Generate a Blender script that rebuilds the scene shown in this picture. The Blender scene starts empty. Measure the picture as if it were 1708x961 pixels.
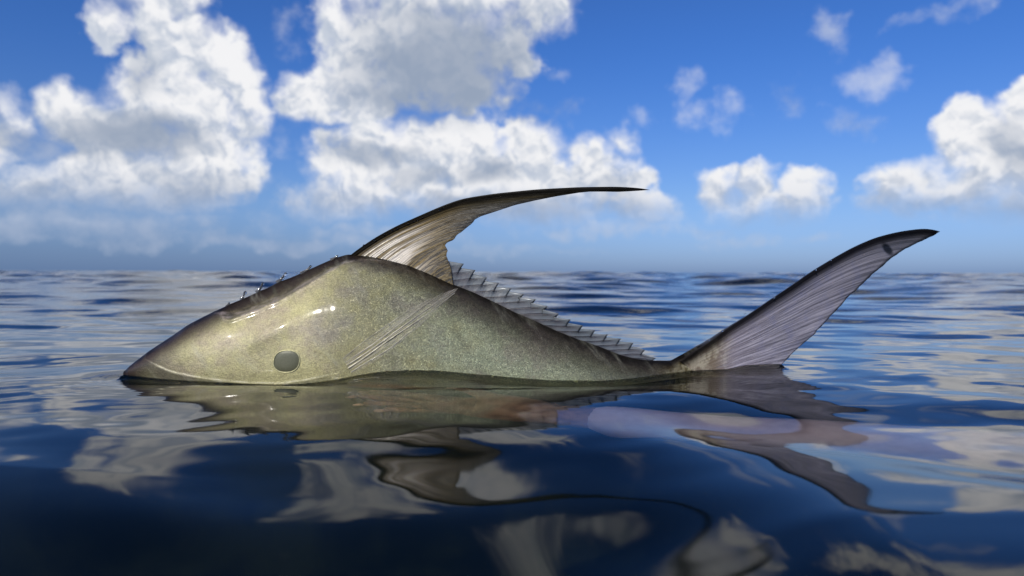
import bpy, bmesh, math, random
import numpy as np
from mathutils import Vector

random.seed(7)
rng = np.random.default_rng(11)
S = bpy.context.scene
COL = S.collection
W, H, F = 1708.0, 961.0, 1139.0        # proportions of the photograph, focal length in its pixels (24 mm lens)
CAM_H = 0.10                            # the lens is a hand's width above the water
HOR, ROLL = 453.5, 0.0029               # horizon row at the centre, slight tilt

# ------------------------------------------------------------------ camera
cam_d = bpy.data.cameras.new('camera')
cam = bpy.data.objects.new('camera', cam_d)
COL.objects.link(cam)
S.camera = cam
cam_d.sensor_width = 36.0
cam_d.lens = 36.0 * F / W
cam_d.shift_y = -(H / 2 - HOR) / W
cam_d.clip_start, cam_d.clip_end = 0.01, 60000
cam.location = (0, 0, CAM_H)
cam.rotation_euler = (math.pi / 2, -ROLL, 0)
cam_d.dof.use_dof = True
cam_d.dof.focus_distance = 0.635
cam_d.dof.aperture_fstop = 8.0

# ------------------------------------------------------------------ sun, exposure
SUN_EL, SUN_AZ = math.radians(34), math.radians(-151)   # azimuth from +Y towards +X: behind the camera's left shoulder
sun_d = bpy.data.lights.new('sun', 'SUN')
sun_d.energy = 4.2
sun_d.angle = math.radians(0.5)
sun_d.color = (1.0, 0.95, 0.87)
sun = bpy.data.objects.new('sun', sun_d)
COL.objects.link(sun)
sd = Vector((math.sin(SUN_AZ) * math.cos(SUN_EL), math.cos(SUN_AZ) * math.cos(SUN_EL), math.sin(SUN_EL)))
sun.rotation_euler = sd.to_track_quat('Z', 'Y').to_euler()
sun.location = sd * 5
S.view_settings.view_transform = 'Standard'
S.view_settings.look = 'None'
S.view_settings.exposure = 0.0
S.view_settings.gamma = 1.0
S.cycles.use_denoising = True
S.cycles.max_bounces = 10
S.cycles.transparent_max_bounces = 12
S.cycles.sample_clamp_indirect = 6.0


# ------------------------------------------------------------------ node helper
class NT:
    def __init__(s, tree):
        s.t = tree
        s.n = tree.nodes
        s.n.clear()

    def link(s, a, b):
        s.t.links.new(a, b)

    def node(s, typ, ins=None, out=0, **props):
        n = s.n.new(typ)
        for k, v in props.items():
            setattr(n, k, v)
        for k, v in (ins or {}).items():
            sock = n.inputs[k]
            if isinstance(v, bpy.types.NodeSocket):
                s.link(v, sock)
            else:
                sock.default_value = v
        return n.outputs[out] if out is not None else n

    def m(s, op, a, b=0.0, c=0.0, clamp=False):
        return s.node('ShaderNodeMath', {0: a, 1: b, 2: c}, operation=op, use_clamp=clamp)

    def vm(s, op, a, b=(0, 0, 0), c=(0, 0, 0), out=0):
        return s.node('ShaderNodeVectorMath', {0: a, 1: b, 2: c}, operation=op, out=out)

    def rng(s, v, a, b, c=0.0, d=1.0, smooth=True):
        return s.node('ShaderNodeMapRange', {'Value': v, 'From Min': a, 'From Max': b, 'To Min': c, 'To Max': d},
                      interpolation_type='SMOOTHSTEP' if smooth else 'LINEAR')

    def mix(s, f, a, b, blend='MIX'):
        n = s.n.new('ShaderNodeMix')
        n.data_type = 'RGBA'
        n.blend_type = blend
        for i, v in ((0, f), (6, a), (7, b)):
            if isinstance(v, bpy.types.NodeSocket):
                s.link(v, n.inputs[i])
            else:
                n.inputs[i].default_value = (v if i == 0 else (*v, 1.0)[:4])
        return n.outputs[2]

    def noise(s, vec, scale, detail=4, rough=0.55, dist=0.0, out=0):
        return s.node('ShaderNodeTexNoise', {'Vector': vec, 'Scale': scale, 'Detail': detail, 'Roughness': rough,
                                             'Distortion': dist}, out=out)


def srgb(r, g, b):
    f = lambda c: (c / 255 / 12.92) if c / 255 <= 0.04045 else ((c / 255 + 0.055) / 1.055) ** 2.4
    return (f(r), f(g), f(b))


# ------------------------------------------------------------------ world: daylight sky with cumulus clouds
world = bpy.data.worlds.new('World')
S.world = world
world.use_nodes = True
world.cycles.sampling_method = 'MANUAL'
world.cycles.sample_map_resolution = 512
w = NT(world.node_tree)
tc = w.node('ShaderNodeTexCoord', out='Generated')
nrm = w.vm('NORMALIZE', tc)
sep = w.node('ShaderNodeSeparateXYZ', {0: nrm}, out=None)
az = w.m('ARCTAN2', sep.outputs[0], sep.outputs[1])
el = w.m('ARCSINE', sep.outputs[2])
ang = w.node('ShaderNodeCombineXYZ', {0: az, 1: el, 2: 0.0})

sky = w.node('ShaderNodeTexSky', sky_type='NISHITA', sun_disc=False, sun_elevation=SUN_EL,
             sun_rotation=SUN_AZ, altitude=0, air_density=1.0, dust_density=0.6, ozone_density=2.2)
# clear tropical air: deepen the blue away from the horizon
deep = w.rng(el, 0.0, 0.34)
tint = w.mix(deep, (0.52, 0.66, 1.02), (0.30, 0.60, 1.16))
tint = w.mix(w.rng(el, -0.02, 0.12), (0.37, 0.56, 1.20), tint)
sky_c = w.mix(1.0, sky, tint, 'MULTIPLY')
sky_c = w.mix(w.rng(el, 0.34, 0.9), sky_c, w.mix(1.0, sky_c, (0.45, 0.50, 0.56), 'MULTIPLY'))
bank = w.m('MULTIPLY', w.rng(az, -0.75, 0.40, 1.0, 0.0), w.rng(el, 0.0, 0.11, 0.55, 0.0))     # a far rain bank low on the left
bank = w.m('MULTIPLY', bank, w.rng(az, -1.4, -0.9))
sky_c = w.mix(bank, sky_c, (1.15, 2.05, 3.9))


def ang_of(px, py):
    x = (px - W / 2) / F
    z = (HOR - py) / F
    return math.atan(x), math.atan(z / math.sqrt(1 + x * x))


# warp the directions so that every blob edge billows
n1 = w.noise(ang, 9.0, 3, 0.6, out=1)
n2 = w.noise(ang, 27.0, 6, 0.62, out=1)
o1 = w.vm('MULTIPLY', w.vm('SUBTRACT', n1, (0.5, 0.5, 0.5)), (0.085, 0.07, 0))
o2 = w.vm('MULTIPLY', w.vm('SUBTRACT', n2, (0.5, 0.5, 0.5)), (0.030, 0.028, 0))
warp = w.vm('ADD', w.vm('ADD', ang, o1), o2)


def blobs(vec, lst, k=0.12):
    acc = None
    for (px, py, rx, ry, wt) in lst:
        a, e = ang_of(px, py)
        co = math.cos(a)
        sx, sy = F / rx / co ** 2 * 0.9, F / ry
        sx = F / rx
        v = w.vm('MULTIPLY_ADD', vec, (sx, sy, 0), (-a * sx, -e * sy, 0))
        d = w.vm('DOT_PRODUCT', v, v, out=1)
        g = w.m('MULTIPLY_ADD', d, -wt, wt)
        acc = g if acc is None else w.m('SMOOTH_MAX', acc, g, k)
    return acc


CLOUDS = [
    # tall cumulus on the left
    (185, 30, 42, 44, .8), (258, 25, 42, 60, .8), (325, 80, 62, 62, 1), (385, 125, 55, 58, 1), (405, 180, 55, 70, .9),
    (290, 175, 110, 90, 1.1), (118, 178, 48, 46, .8), (205, 222, 115, 62, 1), (345, 255, 105, 85, 1.1),
    (105, 300, 100, 44, .9), (230, 300, 170, 66, 1), (20, 318, 75, 34, .7), (10, 195, 52, 40, .7), (-60, 210, 80, 60, .8),
    # parts of the cloud field just above the frame
    (250, -60, 110, 80, 1), (560, -190, 110, 80, .8), (760, -50, 190, 90, 1), (1270, -170, 260, 60, .7), (1620, -110, 190, 55, .7), (900, -420, 190, 70, .7),
    (1500, -330, 230, 60, .7),
    # big grey-bellied cloud in the middle
    (720, 80, 185, 110, 1.3), (610, 60, 95, 85, 1), (830, 70, 80, 85, 1), (900, 10, 70, 50, .8), (560, 25, 45, 50, .8),
    (590, 150, 95, 62, 1), (505, 160, 55, 48, .8), (770, 150, 110, 50, 1),
    # bank below it
    (720, 265, 205, 80, 1.2), (600, 310, 100, 72, 1), (560, 335, 80, 45, .9), (875, 250, 75, 60, 1), (800, 325, 160, 52, 1.1),
    (990, 305, 110, 62, 1), (1065, 345, 85, 42, .8), (970, 250, 34, 34, .6), (900, 352, 200, 32, .8), (490, 335, 32, 30, .5),
    (1030, 235, 40, 40, .35),
    # small cumulus over the sea on the right
    (1262, 305, 42, 44, 1), (1205, 318, 45, 40, .9), (1345, 322, 46, 40, .9), (1275, 345, 112, 34, 1),
    # cumulus at the right edge
    (1640, 225, 75, 68, 1), (1700, 265, 110, 100, 1.2), (1525, 308, 80, 46, 1), (1462, 300, 32, 20, .6),
    (1590, 330, 130, 42, 1), (1712, 160, 40, 40, .8), (1800, 300, 140, 110, 1.2),
]
WISPS = [
    (1376, 50, 34, 42, .6), (1450, 122, 58, 40, .6), (1480, 98, 30, 28, .5), (1140, 140, 34, 42, .45), (1185, 190, 66, 36, .45),
    (1420, 195, 56, 34, .35), (1318, 165, 36, 36, .25), (1545, 34, 60, 14, .4), (1580, 14, 40, 12, .4), (482, 50, 50, 50, .3),
    (920, 120, 40, 14, .35), (1622, 8, 20, 18, .5), (1070, 190, 40, 20, .3), (905, 178, 95, 28, .3),
    (100, 372, 280, 34, .75), (30, 240, 100, 30, .6), (60, 345, 300, 24, .5), (200, 398, 380, 16, .55), (420, 350, 120, 30, .35), (1020, 380, 220, 24, .6), (1250, 395, 160, 14, .4), (620, 385, 200, 20, .5), (480, 250, 45, 60, .3),
    (1600, 360, 160, 18, .3), (420, 402, 460, 18, .6), (760, 415, 300, 14, .45), (700, 200, 260, 30, .4),
]
wis = blobs(warp, WISPS, 0.05)
# the rest of the sky carries the same kind of cloud
en = w.noise(w.vm('MULTIPLY', nrm, (1, 1, 2.2)), 2.6, 7, 0.6)
outside = w.m('MAXIMUM', w.rng(w.m('ABSOLUTE', az), 0.66, 0.80), w.rng(el, 0.42, 0.56))
gen = w.m('MULTIPLY', w.m('SUBTRACT', en, 0.575), w.m('MULTIPLY', outside, 4.0))
gen = w.m('SUBTRACT', gen, w.m('MULTIPLY', w.m('SUBTRACT', 1.0, outside), 3.0))
fine2 = w.noise(w.vm('ADD', ang, (0.012, -0.02, 3.0)), 14.0, 5, 0.55)


def puff(vec, sc, det, seed):
    """rounded cauliflower heads"""
    v = w.node('ShaderNodeTexVoronoi', {'Vector': w.vm('ADD', vec, (seed, seed * 1.7, 0)), 'Scale': sc, 'Detail': det, 'Roughness': 0.55,
                                        'Lacunarity': 2.3, 'Smoothness': 0.35, 'Randomness': 1.0}, voronoi_dimensions='2D', feature='SMOOTH_F1', normalize=True)
    return v


def height(vec, wvec):
    c_ = blobs(wvec, CLOUDS)
    p_ = puff(wvec, 13.0, 3.0, 0.3)
    return c_, w.m('MULTIPLY', w.m('SUBTRACT', 0.42, p_), 1.0)


LOFF = (0.005, 0.012, 0)
cov, pf0 = height(ang, warp)
cov1, pf1 = height(ang, w.vm('ADD', warp, LOFF))
cov = w.m('MAXIMUM', cov, gen)
fine = w.noise(ang, 30.0, 6, 0.55)
fine_b = w.noise(w.vm('ADD', ang, LOFF), 30.0, 6, 0.55)
cov_f = w.m('ADD', cov, w.m('MULTIPLY', w.m('SUBTRACT', fine, 0.5), 0.95))
cov_f = w.m('ADD', cov_f, w.m('MULTIPLY', pf0, 0.45))
soft = w.rng(fine2, 0.35, 0.65, 0.35, 1.25)
a_c = w.rng(w.m('DIVIDE', cov_f, soft), 0.0, 1.0)
a_c = w.m('MULTIPLY', a_c, w.rng(w.m('ADD', el, w.m('MULTIPLY', w.m('SUBTRACT', fine2, .5), .12)), 0.045, 0.115))
wis_f = w.m('ADD', wis, w.m('MULTIPLY', w.m('SUBTRACT', fine, 0.55), 1.3))
a_w = w.m('MULTIPLY', w.rng(wis_f, 0.0, 0.9), 0.62)
alpha = w.m('MAXIMUM', a_c, a_w)

# bellies: grey where the cloud is deep and lies in its own shade
BELLY = [(740, 110, 190, 100, 1.2), (860, 100, 80, 90, .8), (720, 165, 150, 40, 1.4), (640, 60, 70, 70, .5),
         (210, 225, 120, 38, 1.1), (235, 110, 40, 60, .6), (120, 250, 90, 18, .7), (40, 225, 60, 22, .8),
         (350, 330, 160, 40, .5), (100, 340, 200, 30, .6), (820, 290, 60, 30, .9), (610, 265, 90, 22, .7), (560, 240, 30, 40, .5),
         (700, 300, 60, 18, .6), (860, 350, 300, 26, .7), (1010, 330, 60, 30, .4), (1275, 368, 120, 16, .6), (1650, 350, 220, 26, .7),
         (1690, 240, 30, 40, .5), (905, 178, 110, 34, 1.), (1430, 200, 60, 30, .6), (1320, 165, 40, 40, .6), (200, 390, 400, 22, .7)]
bel = blobs(warp, BELLY, 0.2)
bel_f = w.rng(w.m('ADD', bel, w.m('MULTIPLY', w.m('SUBTRACT', fine2, 0.5), 1.6)), -0.35, 1.15)
slope = w.m('ADD', w.m('MULTIPLY', w.m('SUBTRACT', cov, cov1), 0.55), w.m('MULTIPLY', w.m('SUBTRACT', pf0, pf1), 1.9))
slope = w.m('ADD', slope, w.m('MULTIPLY', w.m('SUBTRACT', fine, fine_b), 0.30))
relief = w.rng(slope, -0.30, 0.20)
lit = w.mix(relief, (0.54, 0.61, 0.74), (1.0, 1.0, 1.02))
thin = w.rng(cov_f, 0.1, 0.9, 1.0, 0.0)
lit = w.mix(w.m('MULTIPLY', thin, 0.45), lit, (0.95, 0.97, 1.0))
lit = w.mix(w.m('MULTIPLY', bel_f, 0.88), lit, (0.31, 0.385, 0.52))
low = w.rng(el, 0.02, 0.15, 1.0, 0.0)
lit = w.mix(w.m('MULTIPLY', low, 0.6), lit, (0.36, 0.46, 0.66))
lit = w.mix(w.m('SUBTRACT', 1.0, w.rng(a_w, 0.0, 1.0, 1.0, 0.45)), lit, (0.55, 0.62, 0.78))
CLOUD_GAIN = 9.0
cl = w.vm('SCALE', lit)
cl.node.inputs['Scale'].default_value = CLOUD_GAIN
final = w.mix(alpha, sky_c, cl)
bg = w.node('ShaderNodeBackground', {'Color': final, 'Strength': 0.1})
w.node('ShaderNodeOutputWorld', {0: bg}, out=None)


# ------------------------------------------------------------------ object helpers
def link_mesh(name, me, mat=None, parent=None, smooth=True):
    ob = bpy.data.objects.new(name, me)
    COL.objects.link(ob)
    if mat:
        me.materials.append(mat)
    if smooth:
        me.polygons.foreach_set('use_smooth', [True] * len(me.polygons))
    if parent:
        ob.parent = parent
    return ob


def new_mat(name):
    m = bpy.data.materials.new(name)
    m.use_nodes = True
    return m, NT(m.node_tree)


def np_mesh(name, verts, quads, uvs=None):
    me = bpy.data.meshes.new(name)
    n, q = len(verts), len(quads)
    me.vertices.add(n)
    me.vertices.foreach_set('co', np.asarray(verts, dtype=np.float32).ravel())
    me.loops.add(q * 4)
    me.loops.foreach_set('vertex_index', np.asarray(quads, dtype=np.int32).ravel())
    me.polygons.add(q)
    me.polygons.foreach_set('loop_start', np.arange(0, q * 4, 4, dtype=np.int32))
    me.polygons.foreach_set('loop_total', np.full(q, 4, dtype=np.int32))
    if uvs is not None:
        lay = me.uv_layers.new(name='UVMap')
        lay.data.foreach_set('uv', np.asarray(uvs, dtype=np.float32)[np.asarray(quads).ravel()].ravel())
    me.update()
    me.validate()
    return me


def grid_quads(nr, nc, off=0, flip=False, wrap=False):
    i = np.arange(nr - 1)[:, None]
    j = np.arange(nc if wrap else nc - 1)[None, :]
    j2 = (j + 1) % nc
    a, b, c, d = i * nc + j, i * nc + j2, (i + 1) * nc + j2, (i + 1) * nc + j
    q = np.stack([a, b, c, d] if not flip else [a, d, c, b], -1).reshape(-1, 4)
    return q + off


def P(px, py, y):
    """point of the photograph (pixel) at distance y -> world x, z"""
    px, py = np.asarray(px, float), np.asarray(py, float)
    dx, dy = px - W / 2, HOR - py
    rx, ry = dx + ROLL * dy * -1, dy + ROLL * dx * -1
    return rx * y / F, CAM_H + ry * y / F


def proj(x, y, z):
    rx, ry = x * F / y, (z - CAM_H) * F / y
    return rx + ROLL * ry + W / 2, HOR - (ry + ROLL * rx)


def interp(pts, x):
    p = np.array(pts, float)
    return np.interp(x, p[:, 0], p[:, 1])


def smooth_interp(pts, x, win):
    """piecewise-linear table with a little smoothing"""
    xs = np.asarray(x, float)
    return sum(interp(pts, xs + o * win) for o in np.linspace(-1, 1, 9)) / 9


# ------------------------------------------------------------------ the fish: measured outlines
TOP = [(206, 625), (215, 615), (250, 588), (288, 563), (315, 544), (342, 530), (369, 517), (386, 509), (410, 499), (429, 490),
       (450, 481), (464, 473), (486, 465), (505, 456.5), (532, 444), (559, 432), (580, 426), (611, 428), (640, 433), (681, 443),
       (717, 457), (752, 473), (788, 487), (823, 503), (858, 520), (894, 535), (929, 551), (965, 565), (1000, 577),
       (1035, 591), (1060, 597), (1085, 600), (1119, 600), (1131, 593), (1159, 578), (1184, 568), (1205, 575), (1215, 590)]
BOT = [(206, 629), (230, 640), (300, 668), (400, 712), (500, 750), (600, 775), (700, 785), (800, 775), (900, 745), (1000, 700),
       (1080, 665), (1130, 652), (1180, 645), (1215, 632)]
MID = [(206, .640), (300, .655), (450, .672), (600, .680), (800, .672), (950, .660), (1080, .655), (1180, .675), (1240, .692),
       (1304, .712), (1568, .80)]
THK = [(206, .002), (230, .008), (300, .022), (400, .036), (500, .045), (600, .050), (700, .049), (800, .044), (900, .035),
       (1000, .024), (1080, .014), (1130, .010), (1160, .007), (1190, .003), (1215, .0006)]
WLINE = [(195, 628), (215, 629), (250, 633), (288, 636), (369, 640.5), (450, 644), (505, 642), (559, 635), (600, 626), (640, 620),
         (690, 618), (740, 619), (818, 626), (880, 631), (912, 633.6), (1006, 634), (1068, 628), (1118, 620), (1177, 613.5),
         (1247, 606.5), (1304, 604), (1330, 606)]
SHO = [(206, 0), (350, 0), (375, 8), (396, 26), (437, 30), (478, 32), (505, 27), (532, 24), (559, 19), (580, 13), (600, 8), (640, 3), (680, 0), (1240, 0)]


def mid_y(px):
    return smooth_interp(MID, px, 40)


FILM = [(253, 601), (275, 608), (302, 617), (342, 623.5), (383, 627.5), (437, 630.5), (491, 630), (532, 624), (572, 615), (602, 607)]


def film_dist(px, d):
    """pixels below the edge of the water film that clings to the jaw"""
    return d + smooth_interp(TOP, px, 4) - smooth_interp(FILM, px, 6) + 3 * np.clip((px - 602) / 10, 0, 9) + 40 * np.clip((250 - px) / 10, 0, 1)


def film_lift(px, d):
    f = film_dist(px, d)
    on = np.clip((px - 236) / 60, 0, 1) * np.clip((604 - px) / 70, 0, 1)
    return on * 0.0006 * np.clip(f / 3 + .5, 0, 1)


def thick(px, d, full):
    q = np.clip(d / full, 0, 1)
    tm = smooth_interp(THK, px, 14) * np.clip((px - 204) / 14, 0.05, 1)
    base = (1 - (1 - np.clip(q / 0.46, 0, 1)) ** 2.3) ** 0.80 * (1 - np.clip((q - 0.46) / 0.54, 0, 1) ** 2.2) ** 0.7
    t = tm * base
    # crest of the nape: a thin ridge that meets the cheek in a lit shoulder
    sh = smooth_interp(SHO, px, 8)
    amp = np.clip(sh / 22, 0, 1)
    st_ = np.clip((d - sh * 0.72) / (sh * 0.40 + 3), 0, 1)
    shelf = 1 - amp * 0.42 * (1 - st_ * st_ * (3 - 2 * st_))
    # soft hollow behind the gill cover and a bulging cheek above the eye
    cheek = 0.0030 * np.exp(-((px - 480) / 40) ** 2 - ((d - 82) / 16) ** 2)
    lip = amp * 0.0026 * np.exp(-((d - sh * 1.12) / 4.2) ** 2)
    return np.maximum(t * shelf + lip + cheek + film_lift(px, d), 0)


NP, NS = 420, 110
px_s = np.concatenate([206 + 40 * (np.linspace(0, 1, 50) ** 1.6), np.linspace(248, 1214, NP - 50)])
q_s = (1 - np.cos(np.linspace(0, 1, NS) * math.pi)) / 2
q_s = 0.55 * q_s + 0.45 * np.linspace(0, 1, NS) ** 1.2
PX, Q = np.meshgrid(px_s, q_s, indexing='ij')
top = smooth_interp(TOP, PX, 4)
bot = smooth_interp(BOT, PX, 25)
full = np.maximum(bot - top, 2)
D = Q * full
T = thick(PX, D, full)
YM = mid_y(PX)
XX, ZZ = P(PX, top + D, YM)
near = np.stack([XX, YM - T, ZZ], -1)
far = np.stack([XX, YM + T, ZZ], -1)[:, 1:-1][:, ::-1]
ring = np.concatenate([near, far], 1)                       # closed loop of points per station
NR = ring.shape[1]
uvr = np.concatenate([np.stack([PX / 1000, D / 100], -1), np.stack([PX / 1000, D / 100], -1)[:, 1:-1][:, ::-1]], 1)
bv = ring.reshape(-1, 3)
bq = grid_quads(NP, NR, wrap=True)


def both(a):
    return np.concatenate([a, a[:, 1:-1][:, ::-1]], 1).ravel()


SHO_PX = smooth_interp(SHO, PX, 8)
crest_at = both(np.where(SHO_PX > 2, D / np.maximum(SHO_PX, 2), 3.0))
crest_on = both(np.clip(SHO_PX / 12, 0, 1))
on_f = np.clip((PX - 250) / 15, 0, 1) * np.clip((606 - PX) / 20, 0, 1)
film_at = both(np.clip(film_dist(PX, D), -60, 60) / 10)
film_on = both(np.clip((PX - 236) / 60, 0, 1) * np.clip((604 - PX) / 70, 0, 1))


# where the water meets the near flank
def contact_curve():
    pxs, xs, ys, zs = [], [], [], []
    ppx, ppy = proj(near[..., 0], near[..., 1], near[..., 2])
    for i in range(0, NP, 3):
        wl = smooth_interp(WLINE, ppx[i], 10)
        f = ppy[i] - wl
        k = np.where((f[:-1] <= 0) & (f[1:] > 0))[0]
        if len(k) == 0 or px_s[i] > 1205:
            continue
        k = k[0]
        a = f[k] / (f[k] - f[k + 1])
        p = near[i, k] * (1 - a) + near[i, k + 1] * a
        xs.append(p[0]); ys.append(p[1]); zs.append(p[2])
    for px in np.linspace(1212, 1304, 14):
        y = float(mid_y(px)) - 0.001
        x, z = P(px, float(smooth_interp(WLINE, px, 10)), y)
        xs.append(float(x)); ys.append(y); zs.append(float(z))
    o = np.argsort(xs)
    return np.array(xs)[o], np.array(ys)[o], np.array(zs)[o]


CX, CY, CZ = contact_curve()

# ------------------------------------------------------------------ fish materials
def fish_skin():
    m, t = new_mat('fish_skin')
    uv = t.node('ShaderNodeTexCoord', out='UV')
    oc = t.node('ShaderNodeTexCoord', out='Object')
    s = t.node('ShaderNodeSeparateXYZ', {0: uv}, out=None)
    u, d = s.outputs[0], s.outputs[1]            # along the fish; distance below the back
    big = t.noise(oc, 26, 4, 0.6)
    med = t.noise(oc, 90, 5, 0.65)
    grain = t.noise(oc, 820, 3, 0.75)
    olive, green, mauve = srgb(170, 163, 118), srgb(168, 173, 138), srgb(144, 128, 120)
    c = t.mix(t.rng(t.m('ADD', u, t.m('MULTIPLY', t.m('SUBTRACT', big, .5), .5)), 0.56, 0.80), olive, green)
    c = t.mix(t.m('MULTIPLY', t.rng(big, 0.44, 0.72), 0.6), c, mauve)
    c = t.mix(t.m('MULTIPLY', t.rng(med, 0.45, 0.75), 0.22), c, srgb(178, 174, 140))
    c = t.mix(t.m('MULTIPLY', t.rng(med, 0.5, 0.28), 0.22), c, srgb(84, 84, 60))
    # dark snout
    sn = t.rng(t.m('ADD', u, t.m('MULTIPLY', d, 0.09)), 0.235, 0.455, 1, 0)
    c = t.mix(t.m('MULTIPLY', sn, 0.9), c, srgb(58, 50, 40))
    # dark back, wide over the nape, thin under the fin, wide again towards the tail
    wid = t.node('ShaderNodeFloatCurve', {'Value': u})
    cv = wid.node.mapping.curves[0]
    pts = [(0, .25), (.25, .40), (.40, .40), (.50, .34), (.60, .22), (.70, .40), (.85, .56), (1.0, .56)]
    cv.points[0].location = pts[0]
    cv.points[1].location = pts[-1]
    for p in pts[1:-1]:
        cv.points.new(*p)
    wid.node.mapping.update()
    dd = t.m('DIVIDE', t.m('ADD', d, t.m('MULTIPLY', t.m('SUBTRACT', med, .5), .16)), wid)
    back = t.rng(dd, 0.15, 1.35, 1, 0)
    c = t.mix(t.m('MULTIPLY', back, 0.92), c, srgb(50, 38, 36))
    edge = t.rng(dd, 0.0, 0.30, 1, 0)
    c = t.mix(t.m('MULTIPLY', edge, 0.95), c, srgb(14, 10, 8))
    # golden tail root
    tr = t.m('MULTIPLY', t.rng(u, 1.07, 1.15), t.rng(d, 0.03, 0.20))
    c = t.mix(t.m('MULTIPLY', tr, 0.75), c, t.mix(t.rng(med, .42, .6), srgb(120, 100, 48), srgb(190, 178, 140)))
    # orange patch low on the belly
    op = t.vm('MULTIPLY_ADD', uv, (9, 2.4, 0), (-.67 * 9, -2.55 * 2.4, 0))
    op = t.rng(t.vm('LENGTH', op, out=1), 0.3, 1.0, 1, 0)
    c = t.mix(t.m('MULTIPLY', op, 0.8), c, srgb(220, 150, 92))
    # pale lateral line of the jaw and the wet skin below it
    at = lambda nme: t.node('ShaderNodeAttribute', out=2, attribute_name=nme)
    cr, cro, fl = at('crest'), at('crest_on'), at('film')
    c = t.mix(t.m('MULTIPLY', t.m('MULTIPLY', t.rng(t.m('ADD', cr, t.m('MULTIPLY', t.m('SUBTRACT', med, .5), .5)), 1.0, .5), cro), .80), c, srgb(36, 28, 23))
    c = t.mix(t.m('MULTIPLY', t.m('MULTIPLY', t.m('MULTIPLY', t.rng(cr, .68, .95), t.rng(cr, 1.5, 1.0)), t.m('MULTIPLY', cro, t.rng(med, .38, .66))), .55), c, srgb(196, 178, 168))  # sun highlight along the nape shoulder, painted as a pale streak
    c = t.mix(t.m('MULTIPLY', t.m('MULTIPLY', t.rng(fl, -.02, .25), at('film_on')), .62), c, srgb(62, 62, 48))
    c = t.mix(t.m('MULTIPLY', t.m('MULTIPLY', t.rng(fl, -.30, -.06), t.rng(fl, .10, -.02)), t.m('MULTIPLY', at('film_on'), t.rng(med, .34, .62, .12, .62))), c, srgb(214, 208, 176))
    gfac = t.rng(grain, 0.30, 0.70, 0.74, 1.26)
    vfac = t.rng(t.noise(oc, 300, 3, .6), 0.3, 0.7, .93, 1.07)
    c = t.vm('SCALE', c)
    t.link(t.m('MULTIPLY', gfac, vfac), c.node.inputs['Scale'])
    # pale smears and blotches running down and back across the flank
    sm = t.noise(t.vm('MULTIPLY', t.node('ShaderNodeVectorRotate', {'Vector': oc, 'Angle': .7}, rotation_type='Y_AXIS'), (70, 1, 16)), 1.0, 4, .6)
    c = t.mix(t.m('MULTIPLY', t.rng(sm, .54, .74), .32), c, srgb(178, 176, 156))
    c = t.mix(t.m('MULTIPLY', t.rng(sm, .44, .28), .30), c, srgb(82, 84, 68))
    # scales
    st = t.vm('MULTIPLY', oc, (1.0, 1.0, 1.25))
    vor = t.node('ShaderNodeTexVoronoi', {'Vector': st, 'Scale': 760, 'Randomness': 0.7}, feature='DISTANCE_TO_EDGE')
    vc = t.node('ShaderNodeTexVoronoi', {'Vector': st, 'Scale': 760, 'Randomness': 0.7}, out=1)
    sc_on = t.rng(u, 0.50, 0.68)
    bw = t.node('ShaderNodeRGBToBW', {0: vc})
    sfac = t.m('MULTIPLY', t.rng(bw, 0.2, 0.9, .88, 1.28), t.rng(vor, 0.0, 0.16, 0.68, 1.05))
    c = t.vm('SCALE', c)
    t.link(t.m('MULTIPLY_ADD', sc_on, t.m('SUBTRACT', sfac, 1.0), 1.0), c.node.inputs['Scale'])
    hgt = t.m('ADD', t.m('MULTIPLY', t.m('MULTIPLY', t.rng(vor, 0, .3), sc_on), 1.0), t.m('MULTIPLY', grain, 0.5))
    hgt = t.m('ADD', hgt, t.m('MULTIPLY', med, 0.9))
    b1 = t.node('ShaderNodeBump', {'Height': hgt, 'Strength': 0.8, 'Distance': 0.0014})
    b2 = t.node('ShaderNodeBump', {'Height': t.noise(oc, 55, 2, .5), 'Strength': 0.3, 'Distance': 0.0009})
    rough = t.m('ADD', 0.40, t.m('MULTIPLY', grain, 0.16))
    p = t.node('ShaderNodeBsdfPrincipled', {'Base Color': c, 'Roughness': rough, 'Metallic': 0.34, 'Normal': b1, 'Specular IOR Level': t.m('ADD', t.m('MULTIPLY', back, -.4), .5),
                                            'Specular Tint': (*srgb(240, 232, 220), 1), 'Coat Weight': t.m('ADD', t.m('MULTIPLY', edge, -.6), .85), 'Coat Roughness': 0.075, 'Coat IOR': 1.38,
                                            'Coat Normal': b2})
    t.node('ShaderNodeOutputMaterial', {0: p}, out=None)
    return m


def simple(name, col, rough=0.4, metal=0.0, trans=0.0, coat=0.0, noise_scale=200, spread=0.25, stripes=None, alpha=None, bump=0.0003):
    m, t = new_mat(name)
    uv = t.node('ShaderNodeTexCoord', out='UV')
    oc = t.node('ShaderNodeTexCoord', out='Object')
    n = t.noise(oc, noise_scale, 4, 0.6)
    c = t.mix(t.rng(n, .35, .7), [v * (1 - spread) for v in col], [min(1, v * (1 + spread)) for v in col])
    b = t.node('ShaderNodeBump', {'Height': n, 'Strength': 0.5, 'Distance': bump})
    p = t.node('ShaderNodeBsdfPrincipled', {'Base Color': c, 'Roughness': rough, 'Metallic': metal, 'Transmission Weight': trans,
                                            'Coat Weight': coat, 'Coat Roughness': .06, 'IOR': 1.34, 'Normal': b})
    if alpha is not None:
        p.node.inputs['Alpha'].default_value = alpha
    t.node('ShaderNodeOutputMaterial', {0: p}, out=None)
    return m


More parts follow.
